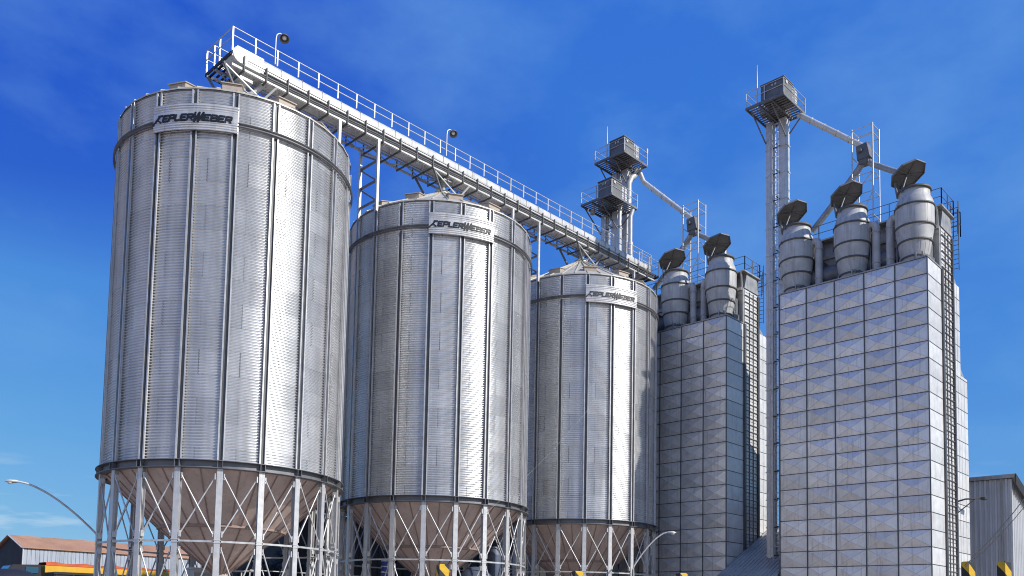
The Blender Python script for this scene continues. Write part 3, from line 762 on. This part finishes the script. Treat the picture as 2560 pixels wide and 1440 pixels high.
# ---------------------------------------------------------------- dark open shed behind the silos
t = thing('storage_shed', 'long dark storage shed standing behind the silo legs', 'building', (31, 52, G))
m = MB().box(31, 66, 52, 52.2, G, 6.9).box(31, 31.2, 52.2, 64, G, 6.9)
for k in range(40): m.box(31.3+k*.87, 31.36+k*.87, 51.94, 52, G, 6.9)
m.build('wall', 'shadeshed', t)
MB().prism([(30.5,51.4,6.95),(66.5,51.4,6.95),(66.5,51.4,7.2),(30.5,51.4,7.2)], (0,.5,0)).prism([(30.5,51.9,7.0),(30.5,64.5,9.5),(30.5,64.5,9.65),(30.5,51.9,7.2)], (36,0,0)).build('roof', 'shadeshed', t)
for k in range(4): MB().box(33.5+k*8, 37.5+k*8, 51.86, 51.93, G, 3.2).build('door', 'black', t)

# ---------------------------------------------------------------- far warehouse
t = thing('warehouse', 'distant long warehouse with a terracotta roof and a dark gable end', 'building', (34.6, 120.9, G), rz=rad(3))
O = Vector((0,0,0)); hw = 4.6; L = 34; ze = 7.35-G; zr = 9.05-G
m = MB(); 
for k in range(int(L/.5)): x = k*.5; m.box(x, x+.42, -.06, .0, 1.0, ze-.02)
m.box(0.06, L, .0, .2, 0, ze-.02); m.box(.06, L, 2*hw-.2, 2*hw, 0, ze-.02); m.build('long_wall', 'shedwall', t, O)
m = MB().prism([(0,0,0),(0,2*hw,0),(0,2*hw,ze),(0,hw,zr-.05),(0,0,ze)], (.05,0,0)); gw = m.build('gable_wall', 'navy', t, O)
MB().box(-.03,0,1.2,3.2,0,4.2).build('door', 'bluegrey', gw, O)
m = MB().prism([(-.3,-.35,ze-.08),(-.3,hw,zr),(-.3,hw,zr+.14),(-.3,-.35,ze+.06)], (L+.6,0,0)).prism([(-.3,2*hw+.35,ze-.08),(-.3,2*hw+.35,ze+.06),(-.3,hw,zr+.14),(-.3,hw,zr)], (L+.6,0,0))
m.build('roof', 'terra', t, O)
m = MB().bar((-.34,-.4,ze-.02),(-.34,hw,zr+.08),.08,.22,(1,0,0)).bar((-.34,2*hw+.4,ze-.02),(-.34,hw,zr+.08),.08,.22,(1,0,0)).box(-.1,.0,-.16,.0,0,ze)
m.build('white_trim', 'white', t, O)

# ---------------------------------------------------------------- trucks at lower left
def wheel(m, x, y, r=.5): m.tube([(x, y-.14, G+r), (x, y+.14, G+r)], r, 20)
c = at(112, 1440, 93)
t = thing('cargo_truck', 'truck with an orange and yellow tarpaulin load parked before the warehouse', 'truck', (c.x, c.y, G))
x0, y0 = c.x, c.y
m = MB().box(x0, x0+13, y0, y0+2.5, G+1.2, 3.84); m.build('cargo_body', 'yellow', t)
top = []
for k in range(23):
    x = x0+.1+k*.58; zz = 4.14-.006*k+.06*math.sin(k*1.3)
    top += [(x, y0-.04, 3.82), (x, y0+.3, zz), (x, y0+2.2, zz), (x, y0+2.54, 3.82)]
m = MB().add(top, [(4*k+j, 4*k+4+j, 4*k+5+j, 4*k+1+j) for k in range(22) for j in range(3)], True); m.build('tarpaulin', 'orange', t)
m = MB().box(x0-3.4, x0-.3, y0, y0+2.5, G+.9, 2.9).prism([(x0-3.4,y0+.05,2.9),(x0-.3,y0+.05,2.9),(x0-.4,y0+.05,3.85),(x0-2.8,y0+.05,3.75)], (0,2.4,0)); cab = m.build('cab', 'navy', t)
MB().prism([(x0-3.46,y0+.15,2.9),(x0-3.40,y0+.15,2.9),(x0-2.9,y0+.15,3.65),(x0-2.97,y0+.15,3.65)], (0,2.2,0)).box(x0-1.7,x0-.6,y0-.02,y0+.045,3.0,3.6).build('window', 'glass', cab)
m = MB()
for xx in (-1.9, 1.5, 2.7, 8.6, 9.8): wheel(m, x0+xx, y0+.2); wheel(m, x0+xx, y0+2.3)
m.box(x0-2.5, x0+11, y0+.6, y0+1.9, G+.6, G+1.19); m.build('chassis', 'black', t)

q = at(22, 1440, 84)
t = thing('grain_mound', 'dark tarpaulin covered mound with a tan grain rim at the lower left corner', 'mound', (q.x, q.y, G))
HM = 84*.0362-G
MB().lathe([(3.15,HM*.50),(2.9,HM*.66),(2.4,HM*.83),(1.6,HM*.95),(.8,HM*.99),(.01,HM)], 36, (q.x, q.y, G)).build('cover', 'navy', t)
MB().lathe([(5.2,0),(4.6,HM*.22),(3.9,HM*.5),(3.55,HM*.62),(3.0,HM*.66),(2.85,HM*.6)], 36, (q.x, q.y, G)).build('grain', 'grain', t)
q = at(135, 1440, 84); x0, y0 = q.x, q.y
t = thing('flatbed_trailer', 'long low dark trailer parked before the far warehouse, below the yellow load', 'trailer', (x0, y0, G))
TT = 84*.0345
m = MB().box(x0, x0+15, y0, y0+2.5, G+1.0, TT)
for k in range(11): m.box(x0+.1+k*1.4, x0+.25+k*1.4, y0-.06, y0, G+1.0, TT-.02)
m.build('trailer_body', 'navy', t)
MB().box(x0-.05, x0+15.05, y0-.09, y0-.061, TT-.2, TT+.02).build('top_rail', 'black', t)
m = MB()
for xx in (1.4, 2.6, 11.6, 12.8): wheel(m, x0+xx, y0+.2); wheel(m, x0+xx, y0+2.3)
m.box(x0+.2, x0+14.8, y0+.6, y0+1.9, G+.7, G+.99); m.build('chassis', 'black', t)

# ---------------------------------------------------------------- street lamps
def street_lamp(head, elbow, label):
    h, e = Vector(head), Vector(elbow)
    t = thing('street_lamp', label, 'street lamp', (e.x, e.y, G), 'curved arm street lamps')
    MB().tube([(e.x,e.y,G),(e.x,e.y,e.z-.15)], [.11,.075], 10).build('pole', 'galv_dull', t)
    d = (h-e); pts = [Vector((e.x, e.y, e.z-.15)), e+Vector((0,0,.02))+d*.02]
    for k in range(1, 11):
        u = k/10; q = e + d*u; q.z = e.z + d.z*(1-(1-u)**1.55); pts.append(q)
    MB().tube(pts, [.05]*len(pts), 8).build('arm', 'galv', t)
    dh = Vector((d.x, d.y, 0)).normalized(); sdv = Vector((-dh.y, dh.x, 0))
    m = MB(); n = 10; rings = []
    for i in range(n+1):
        u = i/n; w = .16*math.sin(math.pi*min(.97,max(.04,u)))**.6*(.75+.35*u); cpos = h + dh*(.62*u-.05) + Vector((0,0,-.02*u))
        for k in range(12):
            a = 2*math.pi*k/12; m.v.append(tuple(cpos + sdv*math.cos(a)*w + Vector((0,0,1))*math.sin(a)*w*(.75 if math.sin(a) > 0 else .55)))
    for i in range(n):
        for k in range(12): m.f.append((i*12+k, i*12+(k+1)%12, (i+1)*12+(k+1)%12, (i+1)*12+k)); m.smooth.append(True)
    hd = m.build('lamp_head', 'galv', t)
    m = MB(); cpos = h + dh*.36 + Vector((0,0,-.05))
    m.lathe([(.001,-.10),(.08,-.085),(.115,-.03),(.12,.0)], 14, tuple(cpos)); m.build('lamp_glass', 'lens', hd)
street_lamp(at(48, 1204, 45), at(244, 1338, 45), 'street lamp with a long curved arm left of the first silo, against the sky')
street_lamp(at(1668, 1331, 54.5), at(1583, 1418, 54.2), 'street lamp with a short curved arm before the shaded dryer')

# bracket lamp on the sunlit dryer
P = Vector((55.9, 16.2, 7.4))
t = thing('bracket_light', 'dark bracket arm light reaching right from the sunlit dryer towards the ribbed shed', 'lamp', tuple(P))
MB().tube([P+Vector((0,.1,0)), P+Vector((.1,-.3,.12)), P+Vector((1.2,-.9,.25))], .05, 8).tube([P+Vector((0,.1,-.7)), P+Vector((.75,-.62,.14))], .035, 8).build('arm', 'dark', t)
MB().box(P.x+1.1, P.x+1.75, P.y-1.1, P.y-.8, P.z+.18, P.z+.3).build('lamp_head', 'dark', t)

# ---------------------------------------------------------------- hazard posts
HP = [((1107,1411), .30, 'striped hazard post before the middle silo hopper'),
      ((1443,1428), .27, 'striped hazard post tip before the third silo legs'),
      ((1703,1433), .27, 'small striped hazard post tip before the shaded dryer'),
      ((2420,1404), .24, 'striped hazard post at the foot of the sunlit dryer corner'),
      ((2510,1404), .24, 'striped hazard post before the ribbed shed, farthest right')]
hp0 = None
for (px, py), w, lab in HP:
    q = at(px, py, 26)
    if hp0 is None:
        m = MB().box(-.18,.18,-.18,.18,0,1); hp0 = m.build('hazard_post', 'stripe')
        o = hp0
        me = bpy.data.meshes.new('hazard_post')
    else: o = hp0.copy(); COL.objects.link(o)
    m = MB().box(-w/2,w/2,-w/2,w/2,0,q.z-G-.03)
    m.add([(-w/2,-w/2,q.z-G-.03),(w/2,-w/2,q.z-G-.03),(w/2,w/2,q.z-G-.03),(-w/2,w/2,q.z-G-.03),(-w/2+.03,-w/2+.03,q.z-G),(w/2-.03,-w/2+.03,q.z-G),(w/2-.03,w/2-.03,q.z-G),(-w/2+.03,w/2-.03,q.z-G)],
          [(4,5,6,7),(0,1,5,4),(1,2,6,5),(2,3,7,6),(3,0,4,7)])
    me = bpy.data.meshes.new('hazard_post'); me.from_pydata(m.v, [], m.f); me.materials.append(M['stripe']); o.data = me
    o.location = (q.x, q.y, G); o.rotation_euler.z = rad(-22)
    tag(o, lab, 'hazard post', 'yellow and black hazard posts')

# ---------------------------------------------------------------- overhead cables
def cable(a, b, label, sag=.15, r=.014):
    a, b = Vector(a), Vector(b); pts = [a.lerp(b, k/14) - Vector((0,0,sag*4*(k/14)*(1-k/14))) for k in range(15)]
    tag(MB().tube(pts, r, 5).build('cable', 'black' if r > .008 else 'galv_dull'), label, 'cable', 'overhead cables')
cable(at(2414,1412,24), at(2600,1188,27), 'upper of two thin cables crossing before the ribbed shed', r=.012)
cable(at(2414,1417,24), at(2600,1214,27), 'lower of two thin cables crossing before the ribbed shed', r=.01)
cable(at(1205,1290,36), at(1490,1000,44), 'thin cable slanting across the middle and third silos', .3, r=.006)

# ---------------------------------------------------------------- plant and equipment below the silos
def U(px, py, d): return at(px, py, d)
q = U(690, 1405, 47)
t = thing('storage_tank', 'white dome ended tank under the first silo', 'tank', (q.x, q.y, G))
MB().lathe([(.75,0),(.75,1.0-G),(.62,1.35-G),(.3,1.6-G),(.01,1.66-G)], 28, (q.x, q.y, G)).build('tank_body', 'white', t)
m = MB()
for a in range(4): aa = rad(45+90*a); m.box(q.x+.8*math.cos(aa)-.05, q.x+.8*math.cos(aa)+.05, q.y+.8*math.sin(aa)-.05, q.y+.8*math.sin(aa)+.05, G, G+1.2)
m.build('leg', 'galv', t)
q = U(605, 1400, 45)
t = thing('pipe_frame', 'white pipe guard frame below the first silo hopper', 'frame', (q.x, q.y, G))
rv = Vector((rt.x, rt.y, 0)); m = MB()
a = Vector((q.x, q.y, 0)) - rv*.75; b = Vector((q.x, q.y, 0)) + rv*.75
def v3(p, z): return (p.x, p.y, z)
m.tube([v3(a,G), v3(a,1.9), v3(a,2.3), v3(a-rv*.12,2.42)], .05, 8).tube([v3(b,G), v3(b,1.9), v3(b,2.3), v3(b-rv*.2,2.45)], .05, 8)
for z in (1.9, .6): m.tube([v3(a,z), v3(b,z)], .045, 8)
m.tube([v3((a+b)/2,G), v3((a+b)/2,1.9)], .04, 8)
m.build('guard_pipes', 'white', t)
q = U(500, 1425, 46)
t = thing('control_cabinet', 'white cabinet standing under the first silo near the far warehouse', 'cabinet', (q.x, q.y, G))
MB().box(q.x-.3,q.x+1.6,q.y,q.y+.8,G+.2,1.95).box(q.x-.4,q.x+1.7,q.y-.1,q.y+.9,1.95,2.05).build('cabinet_body', 'white', t)
MB().box(q.x-.28,q.x+.6,q.y-.03,q.y,G+.4,1.8).box(q.x+.68,q.x+1.55,q.y-.03,q.y,G+.4,1.8).build('cabinet_door', 'galv_dull', t)
q = U(962, 1400, 48)
t = thing('blue_screw_feeder', 'blue upright screw feeder with white collars under the middle silo', 'machine', (q.x, q.y, G))
MB().tube([(q.x,q.y,G),(q.x,q.y,2.9)], .17, 14).box(q.x-1.6,q.x+.1,q.y-.3,q.y+.5,G+.3,1.35).build('feeder_body', 'blue', t)
m = MB()
for k in range(6): z = 1.2+k*.32; m.lathe([(.165,z),(.21,z),(.21,z+.07),(.165,z+.07)], 14, (q.x, q.y, 0))
m.build('collar', 'white', t)
q = U(1190, 1415, 50)
t = thing('blue_hopper_bin', 'blue grey bin between the right legs of the middle silo', 'bin', (q.x, q.y, G))
MB().lathe([(.3,0),(.3,.8),(1.0,1.7),(1.0,3.9),(.5,4.4),(.01,4.45)], 20, (q.x, q.y, G)).build('bin_body', 'bluegrey', t)
m = MB()
for a in range(4): aa = rad(45+90*a); m.box(q.x+1.0*math.cos(aa)-.05, q.x+1.0*math.cos(aa)+.05, q.y+1.0*math.sin(aa)-.05, q.y+1.0*math.sin(aa)+.05, G, G+2.2)
m.build('leg', 'midsteel', t)
q = U(1236, 1390, 52)
t = thing('fan_housing', 'slim dark blue fan tower right of the blue grey bin', 'machine', (q.x, q.y, G))
MB().tube([(q.x,q.y,G),(q.x,q.y,3.6)], .42, 16).tube([(q.x,q.y,3.6),(q.x,q.y,4.1)], [.42,.2], 16).build('fan_body', 'bluegrey', t)
MB().box(q.x-.5,q.x+.5,q.y-.6,q.y-.3,G,1.4).build('motor', 'blue', t)
# handrail walkway low between silo one and two
t = thing('ground_conveyor', 'low grey conveyor with a handrail running under the silo hoppers', 'conveyor', (19, 38.6, G))
MB().box(19, 51, 38.2, 38.95, G+.55, G+1.05).build('conveyor_casing', 'galv_dull', t)
m = MB()
for k in range(17): m.box(19.2+k*1.95, 19.3+k*1.95, 38.25, 38.9, G, G+.55)
m.build('support_leg', 'midsteel', t)
m = MB()
for k in range(14): m.box(22+k*2.1-.025, 22+k*2.1+.025, 40.0, 40.05, G, 2.0)
for z in (2.0, 1.4): m.tube([(22, 40.02, z), (49.3, 40.02, z)], .03, 6)
m.build('handrail', 'white', t)

# ---------------------------------------------------------------- tree by the dark shed
def tree(x, y, h, cr, label, seed):
    rnd = random.Random(seed)
    t = thing('tree', label, 'tree', (x, y, G), 'dark trees behind the silos')
    m = MB().tube([(x,y,G),(x+.1,y,G+h*.4),(x-.05,y+.1,G+h*.75)], [.2,.14,.05], 8)
    for k in range(7):
        a = rnd.uniform(0, 6.28); z = G+h*rnd.uniform(.35,.6); m.tube([(x,y,z),(x+cr*.6*math.cos(a), y+cr*.6*math.sin(a), z+h*.2)], [.07,.02], 5)
    m.build('trunk', 'bark', t)
    m = MB(); cl = [(rnd.gauss(0,.45)*cr, rnd.gauss(0,.45)*cr, G+h*rnd.uniform(.42,.95), cr*rnd.uniform(.3,.55)) for _ in range(16)]
    for _ in range(2600):
        cx, cy, cz, r = rnd.choice(cl); d = Vector((rnd.gauss(0,1), rnd.gauss(0,1), rnd.gauss(0,.8))); d = d.normalized()*r*rnd.uniform(.4,1.05)
        p = Vector((x+cx, y+cy, cz)) + d; s_ = rnd.uniform(.07,.15)
        a = Vector((rnd.gauss(0,1), rnd.gauss(0,1), rnd.gauss(0,1))).normalized(); b = a.orthogonal().normalized()
        m.add([p-a*s_, p+b*s_*.5, p+a*s_, p-b*s_*.5], [(0,1,2,3)])
    m.build('crown', 'leaf', t)
q = U(712, 1370, 58); tree(q.x, q.y, 5.6, 1.6, 'dark bushy tree seen through the right legs of the first silo', 3)
q = U(640, 1400, 62); tree(q.x, q.y, 4.6, 1.5, 'smaller dark tree behind the white pipe frame', 5)

# ---------------------------------------------------------------- light and sky
sd = Vector((math.cos(rad(SUN_EL))*math.cos(rad(SUN_AZ)), math.cos(rad(SUN_EL))*math.sin(rad(SUN_AZ)), math.sin(rad(SUN_EL))))
L = bpy.data.lights.new('Sun', 'SUN'); L.energy = 4.6; L.angle = rad(.53); L.color = (1, .96, .90)
so = bpy.data.objects.new('Sun', L); COL.objects.link(so); so.rotation_euler = sd.to_track_quat('Z', 'Y').to_euler()
w = bpy.data.worlds.new('World'); sc.world = w; w.use_nodes = True; nt = w.node_tree
bgn = nt.nodes['Background']
sky = nt.nodes.new('ShaderNodeTexSky'); sky.sky_type = 'NISHITA'; sky.sun_disc = False
sky.sun_elevation = rad(SUN_EL); sky.sun_rotation = rad(90-SUN_AZ) % (2*math.pi)
sky.air_density = 1.0; sky.dust_density = .5; sky.ozone_density = 2.0; sky.altitude = 300
tc = nt.nodes.new('ShaderNodeTexCoord')
sx = nt.nodes.new('ShaderNodeSeparateColor'); nt.links.new(sky.outputs[0], sx.inputs[0])
cb = nt.nodes.new('ShaderNodeCombineColor')                          # polarised, saturated grade of the sky colour
for i, (gain, pw) in enumerate(((.44, .99), (.63, .66), (.79, .13))):
    nt.links.new(mth(nt, 'MULTIPLY', mth(nt, 'POWER', mth(nt, 'MULTIPLY', sx.outputs[i], .1), pw), gain*10), cb.inputs[i])
mp = nt.nodes.new('ShaderNodeMapping'); mp.inputs['Scale'].default_value = (1.6, 1.6, 3.2); nt.links.new(tc.outputs['Generated'], mp.inputs[0])
nz = nt.nodes.new('ShaderNodeTexNoise'); nz.inputs['Scale'].default_value = 2.6; nz.inputs['Detail'].default_value = 7; nz.inputs['Roughness'].default_value = .55
nt.links.new(mp.outputs[0], nz.inputs['Vector'])
n_ = nt.nodes.new('ShaderNodeVectorMath'); n_.operation = 'NORMALIZE'; nt.links.new(tc.outputs['Generated'], n_.inputs[0])
dt = nt.nodes.new('ShaderNodeVectorMath'); dt.operation = 'DOT_PRODUCT'; nt.links.new(n_.outputs[0], dt.inputs[0]); dt.inputs[1].default_value = tuple(sd)
sz = nt.nodes.new('ShaderNodeSeparateXYZ'); nt.links.new(n_.outputs[0], sz.inputs[0])
pol = mth(nt, 'MULTIPLY', mth(nt, 'MAXIMUM', mth(nt, 'SUBTRACT', .02, dt.outputs['Value']), 0.), mth(nt, 'MULTIPLY', mth(nt, 'MAXIMUM', mth(nt, 'SUBTRACT', sz.outputs[2], .33), 0.), 16.))
pol = mth(nt, 'MINIMUM', pol, .6)
base = mixc(nt, pol, cb.outputs[0], (.07, .50, 5.4))
cf = mth(nt, 'MINIMUM', mth(nt, 'MULTIPLY', mth(nt, 'MAXIMUM', mth(nt, 'SUBTRACT', nz.outputs[0], .46), 0.), 1.5), .5)
mx = mixc(nt, cf, base, (1.8, 4.1, 8.0))
# thin low wisps of cloud
mp2 = nt.nodes.new('ShaderNodeMapping'); mp2.inputs['Scale'].default_value = (9, 9, 60); nt.links.new(n_.outputs[0], mp2.inputs[0])
nz2 = nt.nodes.new('ShaderNodeTexNoise'); nz2.inputs['Scale'].default_value = 1.; nz2.inputs['Detail'].default_value = 5; nt.links.new(mp2.outputs[0], nz2.inputs['Vector'])
low = mth(nt, 'MULTIPLY', mth(nt, 'LESS_THAN', sz.outputs[2], .17), mth(nt, 'MINIMUM', mth(nt, 'MULTIPLY', mth(nt, 'MAXIMUM', mth(nt, 'SUBTRACT', .17, sz.outputs[2]), 0.), 14.), 1.))
wf = mth(nt, 'MINIMUM', mth(nt, 'MULTIPLY', mth(nt, 'MULTIPLY', mth(nt, 'MAXIMUM', mth(nt, 'SUBTRACT', nz2.outputs[0], .60), 0.), 4.), low), .5)
mx = mixc(nt, wf, mx, (6.2, 7.6, 8.8))
# broken white cloud added in unseen sky behind camera to brighten the dryer fronts
db = nt.nodes.new('ShaderNodeVectorMath'); db.operation = 'DOT_PRODUCT'; nt.links.new(n_.outputs[0], db.inputs[0]); db.inputs[1].default_value = (-.80, -.52, .30)
bf = mth(nt, 'MINIMUM', mth(nt, 'MULTIPLY', mth(nt, 'MAXIMUM', mth(nt, 'SUBTRACT', db.outputs['Value'], .25), 0.), 3.), 1.)
nz3 = nt.nodes.new('ShaderNodeTexNoise'); nz3.inputs['Scale'].default_value = 3.2; nz3.inputs['Detail'].default_value = 6; nt.links.new(n_.outputs[0], nz3.inputs['Vector'])
ef = mth(nt, 'MINIMUM', mth(nt, 'MAXIMUM', mth(nt, 'MULTIPLY', mth(nt, 'SUBTRACT', .46, sz.outputs[2]), 3.2), 0.), 1.)
bf = mth(nt, 'MULTIPLY', bf, ef)
kf = mth(nt, 'MULTIPLY', mth(nt, 'MINIMUM', mth(nt, 'MULTIPLY', mth(nt, 'MAXIMUM', mth(nt, 'SUBTRACT', nz3.outputs[0], .40), 0.), 7.), 1.), bf)
mx = mixc(nt, kf, mx, (9.4, 9.5, 9.7))
nt.links.new(mx, bgn.inputs['Color']); bgn.inputs['Strength'].default_value = .1
sc.view_settings.view_transform = 'Standard'; sc.view_settings.look = 'None'; sc.view_settings.exposure = 0; sc.view_settings.gamma = 1
sc.cycles.max_bounces = 6; sc.cycles.use_denoising = True; sc.cycles.filter_width = 1.05
